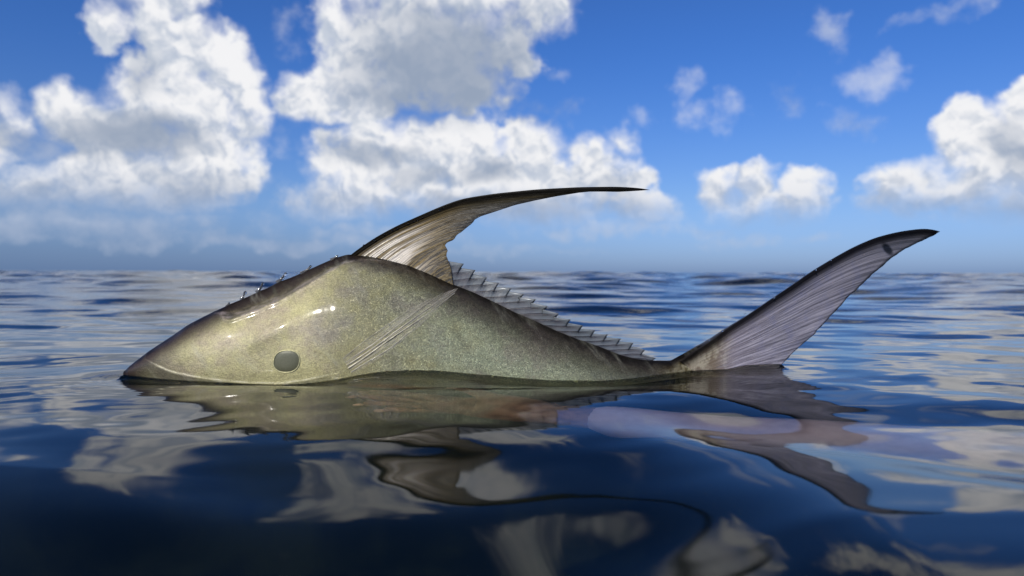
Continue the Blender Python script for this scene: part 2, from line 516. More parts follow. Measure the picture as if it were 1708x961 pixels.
def fin_mat(name, kind):
    """attributes: ray (0 leading .. 1 last ray), tau (0 base .. 1 trailing edge), along (0 root .. 1 tip), edge (10 px from the front edge)"""
    m, t = new_mat(name)
    oc = t.node('ShaderNodeTexCoord', out='Object')
    at = lambda nme: t.node('ShaderNodeAttribute', out=2, attribute_name=nme)
    ray, tau, al_, ed_ = at('ray'), at('tau'), at('along'), at('edge')
    vec = t.node('ShaderNodeCombineXYZ', {0: ray, 1: tau, 2: 0.0})
    k = {'dorsal': 62, 'rear': 30, 'tail': 52}[kind]
    st = t.noise(t.vm('MULTIPLY', vec, (k, 1.3, 0)), 1.0, 4, 0.6)
    st2 = t.noise(t.vm('MULTIPLY', vec, (k * 2.6, 4.0, 0)), 1.0, 3, 0.6)
    fib = t.noise(t.vm('MULTIPLY', vec, (k * 4.0, 60.0, 0)), 1.0, 2, 0.6)
    n = t.noise(oc, 60, 4, 0.6)
    thin = t.m('MULTIPLY', t.rng(st2, .46, .32), .55)
    if kind == 'dorsal':
        wide = t.noise(t.vm('MULTIPLY', vec, (15, .7, 0)), 1.0, 2, 0.5)
        c = t.mix(t.rng(st, .42, .58), srgb(50, 38, 16), srgb(128, 106, 56))
        c = t.mix(t.m('MULTIPLY', t.m('MULTIPLY', t.rng(al_, .30, .10), t.rng(ray, .12, .34)), t.m('MULTIPLY', t.rng(st, .40, .56, .3, 1), t.rng(wide, .42, .56))), c, srgb(238, 228, 214))  # white ray bands, colour brightened towards the base to imitate backlight
        c = t.mix(t.m('MULTIPLY', t.rng(st2, .54, .70), .3), c, srgb(176, 160, 116))
        c = t.mix(thin, c, srgb(40, 30, 16))
        c = t.mix(t.m('MULTIPLY', t.rng(al_, .14, .44), .9), c, srgb(24, 22, 10))
        c = t.mix(t.m('MULTIPLY', t.rng(ed_, 1.5, .7), .96), c, srgb(10, 8, 5))
        c = t.mix(t.m('MULTIPLY', t.m('MULTIPLY', t.rng(tau, .86, .99), t.rng(al_, .30, .40)), .9), c, srgb(14, 12, 8))
        tl, al, rg = .10, 0.0, .42
    elif kind == 'rear':
        fr_ = t.m('FRACT', at('slant'))
        c = t.mix(t.rng(fr_, .0, 1.0), srgb(40, 40, 44), srgb(104, 110, 114))
        c = t.mix(t.m('MULTIPLY', t.rng(n, .42, .62), .3), c, srgb(104, 96, 100))
        c = t.mix(t.rng(tau, .30, .0), c, srgb(46, 34, 24))
        c = t.mix(t.m('MULTIPLY', t.rng(tau, .72, 1.), .45), c, srgb(150, 158, 160))
        tl, al, rg = .2, .22, .4
    else:
        c = t.mix(t.rng(st, .36, .64), srgb(88, 84, 92), srgb(168, 162, 172))
        c = t.mix(t.m('MULTIPLY', t.rng(n, .45, .7), .35), c, srgb(108, 112, 146))
        c = t.mix(t.m('MULTIPLY', t.rng(al_, .38, .0), .6), c, srgb(196, 178, 182))
        c = t.mix(t.m('MULTIPLY', t.rng(st2, .50, .68), t.rng(al_, .75, .3, .15, .6)), c, srgb(214, 206, 214))
        c = t.mix(t.m('MULTIPLY', thin, .6), c, srgb(44, 38, 44))
        c = t.mix(t.m('MULTIPLY', t.rng(fib, .60, .72), t.rng(al_, .6, .1, .0, .7)), c, srgb(232, 222, 222))
        c = t.mix(t.m('MULTIPLY', t.rng(al_, .20, .08), .75), c, t.mix(t.rng(t.noise(oc, 90, 5, .65), .42, .6), srgb(120, 100, 48), srgb(190, 178, 140)))
        c = t.mix(t.m('MULTIPLY', t.rng(al_, .45, .95), .6), c, srgb(66, 70, 74))
        c = t.mix(t.m('MULTIPLY', t.rng(ed_, 2.6, .7), .96), c, srgb(10, 8, 9))
        c = t.mix(t.m('MULTIPLY', t.rng(tau, .970, .995), .9), c, srgb(12, 10, 12))
        c = t.mix(t.m('MULTIPLY', t.rng(al_, .955, .985), .9), c, srgb(12, 10, 12))
        sp = t.rng(at('spot'), 1.1, .5)
        c = t.mix(t.m('MULTIPLY', sp, .92), c, srgb(12, 14, 20))
        tl, al, rg = .12, .0, .38
    b = t.node('ShaderNodeBump', {'Height': t.m('ADD', st2, st), 'Strength': .6, 'Distance': .0006})
    dk = t.rng(ed_, 2.6, 1.0) if kind != 'rear' else 0.0
    p = t.node('ShaderNodeBsdfPrincipled', {'Base Color': c, 'Roughness': rg, 'Metallic': .05, 'Normal': b,
                                            'Specular IOR Level': t.m('MULTIPLY_ADD', dk, -.42, .5), 'Coat Weight': t.m('MULTIPLY_ADD', dk, -.14, .15), 'Coat Roughness': .12})
    tr = t.node('ShaderNodeBsdfTranslucent', {'Color': c, 'Normal': b})
    sh = t.node('ShaderNodeMixShader', {0: tl, 1: p, 2: tr})
    if al:
        sh = t.node('ShaderNodeMixShader', {0: t.m('MULTIPLY', t.rng(tau, .0, .4), al), 1: sh, 2: t.node('ShaderNodeBsdfTransparent')})
    t.node('ShaderNodeOutputMaterial', {0: sh}, out=None)
    return m


M_skin = fish_skin()
M_dorsal = fin_mat('dorsal_fin_skin', 'dorsal')
M_rear = fin_mat('soft_fin_membrane', 'rear')
M_tail = fin_mat('tail_fin_skin', 'tail')
M_ray = simple('bright_fin_ray', srgb(205, 196, 176), .28, .2, coat=.6)
M_ray_amber = simple('amber_fin_ray', srgb(96, 80, 44), .3, .1, coat=.6)
M_ray_pale = simple('soft_fin_ray', srgb(168, 162, 142), .35, .2, coat=.4)
M_ray_grey = simple('grey_fin_ray', srgb(140, 134, 140), .35, .1, coat=.4)
M_ray_smoke = simple('smoky_fin_ray', srgb(118, 114, 112), .4, 0, coat=.3)
M_eye = simple('eye_cornea', srgb(92, 92, 74), .4, 0.1, coat=.15, noise_scale=900, spread=.12)
M_rim = simple('eye_rim', srgb(200, 194, 148), .35, .35, noise_scale=600)
M_spine = simple('wet_spine', srgb(120, 116, 108), .12, 0, trans=.6, coat=1)
M_drop = simple('water_drop', (1, 1, 1), .0, 0, trans=1.0, spread=0, bump=0)

# ------------------------------------------------------------------ build the fish
fish = bpy.data.objects.new('permit_fish', None)
COL.objects.link(fish)
fish['label'] = 'olive and silver fish half out of the calm sea, long back fin and tail raised'
fish['category'] = 'fish'

body = link_mesh('body', np_mesh('body', bv, bq, uvr.reshape(-1, 2)), M_skin, fish)
for nm, arr in (('crest', crest_at), ('crest_on', crest_on), ('film', film_at), ('film_on', film_on)):
    body.data.attributes.new(nm, 'FLOAT', 'POINT').data.foreach_set('value', arr.astype(np.float32))
bm = bmesh.new()
bm.from_mesh(body.data)
for st_i in (0, NP - 1):                                    # close snout and tail root
    bm.verts.ensure_lookup_table()
    vs = [bm.verts[st_i * NR + j] for j in range(NR)]
    try:
        bm.faces.new(vs)
    except ValueError:
        pass
bmesh.ops.recalc_face_normals(bm, faces=bm.faces)
bm.to_mesh(body.data)
bm.free()


def near_surface(px, py, lift=0.0, side=-1):
    """point on the flank that the midplane pixel (px,py) maps to"""
    px, py = np.asarray(px, float), np.asarray(py, float)
    tp = smooth_interp(TOP, px, 4)
    fl = smooth_interp(BOT, px, 25) - tp
    t_ = thick(px, py - tp, fl)
    y = mid_y(px)
    x, z = P(px, py, y)
    return np.stack([x, y + side * (t_ + lift), z], -1)


def mid_px(px, py):
    """pixel in the picture -> midplane pixel of the flank point seen there"""
    a, b = float(px), float(py)
    for _ in range(12):
        p = near_surface(a, b)
        qx, qy = proj(p[0], p[1], p[2])
        a, b = a + (px - qx), b + (py - qy)
    return a, b


def tube(name, pts, radii, mat, parent, n=7, uv=True):
    pts = np.array(pts, float)
    radii = np.broadcast_to(radii, len(pts))
    vs = []
    for i, p in enumerate(pts):
        a = pts[max(i - 1, 0)]
        b = pts[min(i + 1, len(pts) - 1)]
        d = Vector(b - a).normalized()
        u_ = d.cross(Vector((0, 1, 0)))
        u_ = u_.normalized() if u_.length > 1e-6 else Vector((1, 0, 0))
        v_ = d.cross(u_)
        for k in range(n):
            th = 2 * math.pi * k / n
            vs.append(p + radii[i] * (np.array(u_) * math.cos(th) + np.array(v_) * math.sin(th)))
    me = np_mesh(name, vs, grid_quads(len(pts), n, wrap=True))
    return link_mesh(name, me, mat, parent)


# eye, both sides
ex, ey = mid_px(478, 605)
for side in (-1, 1):
    vs, rim = [], []
    nr_, na = 10, 40
    rx_, ry_ = 20.0, 16.5
    for i in range(nr_):
        r = i / (nr_ - 1)
        for k in range(na):
            th = 2 * math.pi * k / na
            ex2 = abs(math.cos(th)) ** 0.85 * math.copysign(1, math.cos(th))
            ez2 = abs(math.sin(th)) ** 0.85 * math.copysign(1, math.sin(th))
            vs.append(near_surface(ex + rx_ * r * ex2 + 2 * r * ez2 * -1, ey + ry_ * r * ez2, 0.0010 * (1 - r ** 4) + 0.0001, side))
    eye = link_mesh('eye', np_mesh('eye', vs, grid_quads(nr_, na, wrap=True, flip=side > 0)), M_eye, fish)
    for i in range(6):
        ph = math.pi * i / 5
        for k in range(na):
            th = 2 * math.pi * k / na
            ex2 = abs(math.cos(th)) ** 0.85 * math.copysign(1, math.cos(th))
            ez2 = abs(math.sin(th)) ** 0.85 * math.copysign(1, math.sin(th))
            r = 1.045 - 0.045 * math.cos(ph)
            rim.append(near_surface(ex + rx_ * r * ex2 - 2 * r * ez2, ey + ry_ * r * ez2, 0.0009 * math.sin(ph), side))
    link_mesh('eye_rim', np_mesh('eye_rim', rim, grid_quads(6, na, wrap=True)), M_rim, eye)


def resample(pts, n, key=None):
    p = np.array(pts, float)
    L = np.concatenate([[0], np.cumsum(np.hypot(*np.diff(p, axis=0).T))])
    t = np.linspace(0, L[-1], n)
    return np.stack([np.interp(t, L, p[:, 0]), np.interp(t, L, p[:, 1])], -1)


def smooth_poly(p, it=3):
    p = p.copy()
    for _ in range(it):
        p[1:-1] = (p[:-2] + 2 * p[1:-1] + p[2:]) / 4
    return p


def fin_sheet(name, Pgrid, ydist, thick_fn, mat, parent, wave=None, attrs=None):
    """Pgrid[t, s] pixel grid; a closed thin solid about its own midplane"""
    nt, ns = Pgrid.shape[:2]
    y = ydist(Pgrid[..., 0], Pgrid[..., 1])
    if wave is not None:
        y = y + wave
    x, z = P(Pgrid[..., 0], Pgrid[..., 1], y)
    th = thick_fn
    a = np.stack([x, y - th, z], -1).reshape(-1, 3)
    b = np.stack([x, y + th, z], -1).reshape(-1, 3)
    q1, q2 = grid_quads(nt, ns), grid_quads(nt, ns, off=nt * ns, flip=True)
    rim = []
    N = nt * ns
    loop = [(0, j) for j in range(ns)] + [(i, ns - 1) for i in range(1, nt)] + [(nt - 1, j) for j in range(ns - 2, -1, -1)] + \
           [(i, 0) for i in range(nt - 2, 0, -1)]
    ids = [i * ns + j for i, j in loop]
    for k in range(len(ids)):
        p0, p1 = ids[k], ids[(k + 1) % len(ids)]
        rim.append((p0, p0 + N, p1 + N, p1))
    tt, ss = np.meshgrid(np.linspace(0, 1, nt), np.linspace(0, 1, ns), indexing='ij')
    uv = np.stack([ss, tt], -1).reshape(-1, 2)
    me = np_mesh(name, np.concatenate([a, b]), np.concatenate([q1, q2, np.array(rim)]), np.concatenate([uv, uv]))
    for nm, arr in (attrs or {}).items():
        v = np.broadcast_to(arr, (nt, ns)).astype(np.float32).ravel()
        me.attributes.new(nm, 'FLOAT', 'POINT').data.foreach_set('value', np.concatenate([v, v]))
    return link_mesh(name, me, mat, parent)


def dist_to(poly, pts):
    """pixel distance from every point to a polyline"""
    q = resample(poly, 300)
    flat = pts.reshape(-1, 2)
    out = np.empty(len(flat))
    for i in range(0, len(flat), 4000):
        out[i:i + 4000] = np.sqrt(((flat[i:i + 4000, None] - q[None]) ** 2).sum(-1)).min(1)
    return out.reshape(pts.shape[:-1])


def ray_fan(lead, trail, base, nt, ns, power, t_last):
    """every fin ray starts on the base and bends back like the leading edge until it meets the trailing edge"""
    Lc = smooth_poly(resample(lead, 400), 160)
    Lc[0], Lc[-1] = lead[0], lead[-1]
    Tc = resample(trail[::-1], 400)                      # from the tip down
    Bc = resample(base, 400)
    sig = np.linspace(0, 1, ns)
    sv = sig ** 2.2
    G_ = np.zeros((nt, ns, 2))
    tau = np.linspace(0, 1, nt)
    for j, s_v in enumerate(sv):
        fr_ = s_v ** power
        e = np.array([np.interp(fr_, np.linspace(0, 1, 400), Tc[:, k]) for k in (0, 1)])
        bpt = np.array([np.interp(s_v, np.linspace(0, 1, 400), Bc[:, k]) for k in (0, 1)])
        te = 1 - (1 - t_last) * fr_
        seg = np.stack([np.interp(tau * te, np.linspace(0, 1, 400), Lc[:, k]) for k in (0, 1)], -1)
        a0, a1 = seg[0], seg[-1]
        za, zb = complex(*(a1 - a0)), complex(*(e - bpt))
        if abs(zb) < 1e-6:
            G_[:, j] = bpt
            continue
        rot = zb / za
        zz = ((seg[:, 0] - a0[0]) + 1j * (seg[:, 1] - a0[1])) * rot
        G_[:, j] = np.stack([zz.real + bpt[0], zz.imag + bpt[1]], -1)
    return G_, sv, tau


def patch(lead, trail, nt, ns, pw=1.0):
    """fan between the leading and the trailing edge; the first points join along the base"""
    L = smooth_poly(resample(lead, nt), 4)
    R = resample(trail, nt)
    s = np.linspace(0, 1, ns) ** pw
    return L[:, None] * (1 - s[None, :, None]) + R[:, None] * s[None, :, None], s


# dorsal fin ------------------------------------------------------------
LEAD = [(582, 428), (597, 416), (628, 395), (664, 375.5), (699, 360), (735, 344), (770, 331), (823, 322.5), (894, 315), (965, 311),
        (1028, 310), (1071, 312), (1084, 315)]
TRAIL = [(757, 480), (753, 452), (748, 436), (744, 426), (747, 418), (742, 410), (746, 405), (757, 401), (762, 392), (768, 389),
         (780, 379), (789, 372), (790, 368), (800, 362), (830, 352), (858, 342.5), (894, 334), (929, 327), (965, 321), (993, 318), (1028, 319.3), (1060, 317.5), (1084, 315.5)]
base_pts = [(582, 430), (611, 433), (640, 437), (681, 448), (717, 462), (757, 480)]
G, s_, tau_ = ray_fan(LEAD, TRAIL, base_pts, 120, 70, 0.34, 0.30)
edge_d = dist_to(LEAD, G) / 10
along_d = np.clip((G[..., 0] - 600) / (1084 - 600), 0, 1)
th_d = (0.00045 + 0.0022 * np.exp(-(edge_d / 0.9) ** 2) * (1 - along_d * .75)) * np.clip((1 - tau_[:, None]) * 10 + .2, 0, 1) * np.clip((1 - along_d) * 9 + .12, 0, 1)
th_d = th_d + 0.00016 * np.sin(np.sqrt(s_)[None] * 75) * np.clip(1 - along_d * 2.5, 0, 1) * np.clip((1 - tau_[:, None]) * 6, 0, 1)
rayd = np.broadcast_to(s_[None] ** .6, G.shape[:2])
dorsal = fin_sheet('dorsal_fin', G, lambda a, b: mid_y(a) - (a - 582) * 0.00001, th_d, M_dorsal, fish,
                   attrs={'ray': rayd, 'tau': tau_[:, None], 'along': along_d, 'edge': edge_d})


def ray_on(Gp, sv, s0, t1, n=24):
    j = np.interp(s0, sv, np.arange(len(sv)))
    j0 = min(int(j), len(sv) - 2)
    f = j - j0
    line = Gp[:, j0] * (1 - f) + Gp[:, j0 + 1] * f
    k = np.linspace(0, t1, n) * (len(line) - 1)
    return np.stack([np.interp(k, np.arange(len(line)), line[:, c_]) for c_ in (0, 1)], -1)


for k, s0 in enumerate([.04, .08, .12, .17, .22, .28, .34, .41, .48, .56, .64, .73, .82]):
    pp = ray_on(G, s_, s0, .93 if k > 3 else .6)
    y = mid_y(pp[:, 0]) - 0.0007
    x, z = P(pp[:, 0], pp[:, 1], y)
    rr = np.linspace(0.0009 if 1 < k < 9 else .0005, 0.00010, len(pp))
    tube('fin_ray', np.stack([x, y, z], -1), rr, M_ray if 1 < k < 10 else M_ray_amber, dorsal)

# low soft fin running back from it ---------------------------------------
UP = [(748, 434), (770, 446), (784, 454), (802, 464), (830, 478), (851, 486), (873, 496), (897, 508), (919, 522), (940, 534), (965, 545),
      (996, 557), (1035, 568), (1060, 579), (1081, 595), (1088, 599)]
BASE = [(735, 470), (752, 478), (788, 492), (823, 508), (858, 525), (894, 540), (929, 556), (965, 570), (1000, 582), (1035, 595), (1060, 600), (1088, 604)]
NRAY = 17
n_s = NRAY * 10 + 1
bs, us = resample(BASE, n_s), resample(UP, n_s)
ph = (np.linspace(0, NRAY, n_s)) % 1.0
amp_ = 5.5 * (1 - np.linspace(0, 1, n_s) * .35) * (1 + .35 * np.sin(np.floor(np.linspace(0, NRAY, n_s)) * 2.3))
us[:, 0] += 3
saw = np.stack([(ph - .5) * 13, (0.5 - ph) * amp_ * 1.0 - 1.0], -1)
t14 = np.linspace(0, 1, 14)[:, None, None]
Gr = bs[None] * (1 - t14) + us[None] * t14 + saw[None] * t14 ** 3
tv2 = np.linspace(0, 1, 14)[:, None]
lean = 0.003 * np.sin(np.linspace(0, 1, n_s) * 9)[None] * tv2
rear = fin_sheet('soft_dorsal_fin', Gr, lambda a, b: mid_y(a), 0.0003 + 0.0011 * (1 - tv2) ** 2 + 0 * ph[None], M_rear, fish,
                 attrs={'ray': np.linspace(0, 1, n_s)[None], 'tau': tv2, 'along': np.linspace(0, 1, n_s)[None], 'edge': 9.0,
                        'slant': np.linspace(0, NRAY, n_s)[None] - tv2 * 2.8},
                 wave=lean + 0.00025 * np.sin(ph * 2 * math.pi)[None] * tv2)
for k in range(1, NRAY + 1):
    i1 = min(k * 10 - 1, n_s - 1)
    i0 = max(i1 - 29, 0)
    tt = np.linspace(0, 1, 8)
    pp = bs[i0][None] * (1 - tt[:, None]) + (us[i1] + saw[i1])[None] * tt[:, None]
    pp[:, 1] += 1.6 * np.sin(tt * math.pi)
    y = mid_y(pp[:, 0]) - .0007 + .003 * math.sin(i1 / n_s * 9) * tt
    x, z = P(pp[:, 0], pp[:, 1], y)
    tube('fin_ray', np.stack([x, y, z], -1), np.linspace(.00018, .00006, 8), M_ray_smoke, rear, 6)

# tail fin ------------------------------------------------------------------
TL = [(1131, 594), (1159, 575), (1184, 561), (1212, 541), (1248, 519), (1283, 495), (1318, 472), (1354, 447), (1389, 426), (1424, 406.6),
      (1460, 391), (1495, 382), (1531, 376.5), (1552, 376), (1568, 381)]
TT = [(1215, 628), (1270, 628), (1296, 618), (1304, 606), (1318, 590), (1343, 567), (1361, 553), (1362, 549), (1375, 536), (1396, 513), (1410, 498.6), (1416, 490), (1428, 481),
      (1453, 456), (1470, 442), (1488, 426), (1509, 412), (1531, 401), (1559, 388), (1568, 382)]
base_t = [(1131, 600), (1150, 614), (1180, 626), (1215, 632)]
GL, s2, tau2 = ray_fan(TL, TT, base_t, 150, 80, 0.62, 0.25)
jag = 0.9 * np.sin(np.arange(80) * 1.7) * np.sin(np.arange(80) * .61)
GL[-1, 3:-3, 0] += jag[3:-3]
edge_t = dist_to(TL, GL) / 10
along_t = np.clip((GL[..., 0] - 1150) / (1568 - 1150), 0, 1)
tq = tau2[:, None]
th_t = (0.0005 + 0.0022 * np.exp(-(edge_t / 1.1) ** 2) * (1 - .6 * along_t) + .0078 * np.clip(1 - along_t * 4, 0, 1) ** 1.5)
th_t = th_t * np.clip((1 - tq) * 8 + .2, 0, 1) * np.clip((1 - along_t) * 12 + .1, 0, 1) + \
    0.00013 * np.sin(np.sqrt(s2)[None] * 120) * np.clip(1.2 - along_t, 0, 1) * np.clip((1 - tq) * 6, 0, 1) * np.clip(tq * 8, 0, 1)
spot = np.hypot((GL[..., 0] - 1480) / 9 - (GL[..., 1] - 412) / 16, (GL[..., 1] - 412) / 13)


def tail_y(a, b):
    return mid_y(a) + 0.006 * np.sin((b - 380) / 230 * math.pi) * np.clip((a - 1230) / 150, 0, 1)


T_AT = {'ray': s2[None] ** .6, 'tau': tq, 'along': along_t, 'edge': edge_t, 'spot': spot}
tail = fin_sheet('tail_fin', GL, tail_y, th_t, M_tail, fish, attrs=T_AT)
for k, s0 in enumerate(np.linspace(.05, .92, 18)):
    pp = ray_on(GL, s2, s0, .9, 30)[3:]
    y = tail_y(pp[:, 0], pp[:, 1]) - .0006 - .0078 * np.clip(1 - (pp[:, 0] - 1150) / (418 / 4), 0, 1) ** 1.5
    x, z = P(pp[:, 0], pp[:, 1], y)
    tube('fin_ray', np.stack([x, y, z], -1), np.linspace(.00044, .00008, len(pp)), M_ray_grey, tail, 6)
# lower lobe, under water
low = GL.copy()
low[..., 1] = 622 + (622 - low[..., 1]) * 0.9
tail2 = fin_sheet('tail_fin', low, lambda a, b: mid_y(a) + 0.004, th_t, M_tail, fish, attrs=T_AT)
tail2['label'] = 'submerged lower lobe of the tail'

# free spines in front of the dorsal fin --------------------------------------
for (bx_, by_, tx_, ty_, r) in [(378, 514, 383, 508, .0010), (402, 503, 409, 489, .0011), (428, 491, 439, 474, .0013), (462, 474, 475, 460, .0014),
                                (502, 459, 519, 446, .0013), (552, 436, 564, 427.5, .0012)]:
    tt = np.linspace(0, 1, 9)
    pp = np.stack([bx_ + (tx_ - bx_) * tt, by_ + (ty_ - by_) * (tt ** 1.25)], -1)
    y = mid_y(pp[:, 0])
    x, z = P(pp[:, 0], pp[:, 1], y)
    rad = r * 1.7 * (1 - tt) ** 1.0 + .00018 + .0005 * np.exp(-((tt - .85) / .12) ** 2)
    rad[-1] = .00004
    tube('dorsal_spine', np.stack([x, y, z], -1), rad, M_spine, fish, 9)

# pectoral fin folded against the flank -----------------------------------------
for side in (-1, 1):
    ba = [mid_px(a, b) for a, b in resample([(572, 600), (588, 626)], 8)]
    tips = [mid_px(a, b) for a, b in resample([(690, 512), (742, 488), (772, 478), (742, 505), (700, 545)], 8)]
    g = np.zeros((30, 8, 3))
    for i in range(30):
        t = i / 29
        for j in range(8):
            cx = ba[j][0] * (1 - t) + tips[j][0] * t
            cy = ba[j][1] * (1 - t) + tips[j][1] * t + 7 * math.sin(math.pi * t) * (j / 7 - .2)
            g[i, j] = near_surface(cx, cy, 0.0005 + .0009 * t, side)
    me = np_mesh('pectoral_fin', g.reshape(-1, 3), grid_quads(30, 8, flip=side > 0),
                 np.stack(np.meshgrid(np.linspace(0, 1, 30), np.linspace(0, 1, 8), indexing='ij')[::-1], -1).reshape(-1, 2))
    m, t = new_mat('pectoral_membrane')
    uv = t.node('ShaderNodeTexCoord', out='UV')
    stn = t.noise(t.vm('MULTIPLY', uv, (26, 1.2, 0)), 1.0, 4, .6)
    p = t.node('ShaderNodeBsdfPrincipled', {'Base Color': (*srgb(196, 188, 176), 1), 'Roughness': .25, 'Coat Weight': .5})
    fac = t.rng(stn, .46, .70, 0.04, .5)
    sh = t.node('ShaderNodeMixShader', {0: fac, 1: t.node('ShaderNodeBsdfTransparent'), 2: p})
    t.node('ShaderNodeOutputMaterial', {0: sh}, out=None)
    pf = link_mesh('pectoral_fin', me, m, fish)
    for j, r in ((0, .0003), (2, .0004), (3, .0006), (4, .0008), (6, .0004)):
        pts = g[:, j] + np.array([0, -side * .0004, 0])
        pts[:, 1] += side * .0005 * np.sin(np.linspace(0, 17 + 3 * j, 30) + j * 2)
        pts[:, 2] += .0006 * np.sin(np.linspace(0, 5 + j, 30) + j)
        tube('fin_ray', pts, np.linspace(r * 1.1, r * .25, 30), M_ray_pale, pf, 6)

# ------------------------------------------------------------------ the sea
# rows from behind the camera to the horizon, fine where the fish floats
rows = np.concatenate([
    -np.geomspace(400, 0.3, 40), np.linspace(-0.25, 0.12, 30), np.arange(0.125, 0.54, 0.0020), np.arange(0.54, 0.80, 0.0009)])
r = [0.80]
while r[-1] < 70:
    r.append(r[-1] + max(0.0015, r[-1] * 0.0080))
while r[-1] < 9000:
    r.append(r[-1] * 1.06)
rows = np.concatenate([rows, np.array(r)])
tcol = np.linspace(-1, 1, 1000)
tcol = 0.62 * tcol + 0.38 * tcol ** 3
RY = rows[:, None]
half = 0.62 + 1.5 * np.abs(RY) ** 1.0
half = np.where(RY < 0, 0.62 + 2.5 * np.abs(RY), half)
X = tcol[None, :] * half
Y = np.broadcast_to(RY, X.shape).copy()
dyl = np.gradient(rows)[:, None]
dxl = np.gradient(tcol)[None, :] * half
dist = np.hypot(X, Y)


def smoothstep(a, b, x):                                   # b may be below a: falls instead of rising
    t = np.clip((x - a) / (b - a), 0, 1)
    return t * t * (3 - 2 * t)


Z = np.zeros_like(X)


def wave_set(n, l0, l1, slope, spread, env, seed, tilt=0.0):
    """sum of sines: crests run mostly across the view; slope = rms steepness"""
    g = np.random.default_rng(seed)
    out = np.zeros_like(X)
    for _ in range(n):
        lam = math.exp(g.uniform(math.log(l0), math.log(l1)))
        th = g.normal(tilt, spread)
        kx, ky = 2 * math.pi / lam * math.sin(th), 2 * math.pi / lam * math.cos(th)
        a = slope * lam / (2 * math.pi) * math.sqrt(2 / n)
        # fade what the local mesh cannot carry
        fade = smoothstep(2.5, 6.0, lam / (np.abs(dyl) * abs(math.cos(th)) + dxl * abs(math.sin(th)) + 1e-9))
        phs = g.uniform(0, 6.283)
        warp_ = 0.9 * np.sin(X / lam * 1.1 + phs * 3 + 0.4 * Y / lam)
        out += a * fade * np.sin(kx * X + ky * Y + phs + warp_)
    return out * env


e_near = 1 - smoothstep(0.9, 2.5, dist)
Z += wave_set(7, 0.10, 0.26, 0.028, 0.5, e_near, 5)
Z += wave_set(4, 0.07, 0.13, 0.024, 0.25, e_near * smoothstep(.62, .42, Y), 8, tilt=0.6)
Z += wave_set(6, 0.035, 0.08, 0.012, 0.5, e_near * smoothstep(.25, .7, Y), 6)
Z += wave_set(8, 0.018, 0.045, 0.010, 0.6, e_near * smoothstep(.28, .45, Y), 41)
Z += wave_set(10, 0.06, 0.15, 0.050, 0.30, smoothstep(0.75, 1.6, dist), 31)
Z += wave_set(14, 0.14, 0.5, 0.080, 0.24, smoothstep(0.75, 2.0, dist), 21)
Z += wave_set(14, 0.5, 1.6, 0.105, 0.45, smoothstep(1.5, 6, dist), 22)
Z += wave_set(12, 1.6, 5.0, 0.085, 0.5, smoothstep(6, 20, dist) * (1 - smoothstep(300, 900, dist)), 23)
# the swell the reflections hang on: its steepness, row by row from the fish towards the lens
TAB_A = [(600, 632), (645, 630), (650, 622), (659, 590), (668, 578), (690, 550), (702, 514), (720, 468), (738, 436), (750, 392), (768, 408), (786, 362),
         (804, 384), (824, 348), (842, 372), (862, 335), (885, 260), (920, 210), (1000, 160), (1400, 100)]
TAB_M = [(600, 632), (648, 628), (662, 590), (690, 554), (708, 514), (726, 470), (740, 436), (752, 400), (770, 362), (784, 332), (800, 318), (814, 324),
         (832, 306), (860, 250), (1000, 160), (1400, 100)]
TAB_R = [(600, 604), (640, 600), (655, 566), (680, 482), (695, 440), (706, 432), (716, 500), (726, 556), (745, 562), (770, 545), (800, 534),
         (824, 516), (838, 488), (848, 400), (858, 300), (910, 220), (1000, 170), (1400, 100)]


def swell(xs, tab, ysrc, ys):
    z, out = np.zeros(1), []
    zz = 0.0
    for k, y_ in enumerate(ys):
        v = (CAM_H - zz) / y_ * F
        ps = smooth_interp(tab, HOR + v, 5)
        zs = CAM_H - (ps - HOR) * ysrc / F
        e_ = math.atan2(zs - zz, max(ysrc - y_, .05))
        sl = max(-0.10, min(0.14, (e_ - math.atan(v / F)) / 2))
        out.append(zz)
        if k + 1 < len(ys):
            zz -= sl * (y_ - ys[k + 1])
    return np.array(out)


ysw = np.linspace(0.585, 0.19, 500)
za, zr = swell(0, TAB_A, .65, ysw), swell(0, TAB_R, .73, ysw)
zm = swell(0, TAB_M, .65, ysw)
ia = np.interp(Y, ysw[::-1], za[::-1])
ir_ = np.interp(Y, ysw[::-1], zr[::-1])
im_ = np.interp(Y, ysw[::-1], zm[::-1])
wm = smoothstep(-0.065, 0.035, X)
ia = ia * (1 - wm) + im_ * wm
il_ = np.where(Y < .585, -0.012 * (0.585 - np.maximum(Y, .40)) - 0.085 * np.maximum(0.36 - np.maximum(Y, .19), 0), 0)
back_fade = np.exp(-(np.maximum(0.19 - Y, 0) / 0.12) ** 2)
wr = smoothstep(0.055, 0.165, X + 0.10 * (0.5 - Y))
wl = smoothstep(-0.12, -0.30, X)
Z += (ia * (1 - wr) * (1 - wl) + ir_ * wr + il_ * wl * (1 - wr)) * back_fade * np.exp(-(np.maximum(np.abs(X) - .5, 0) / .3) ** 2)

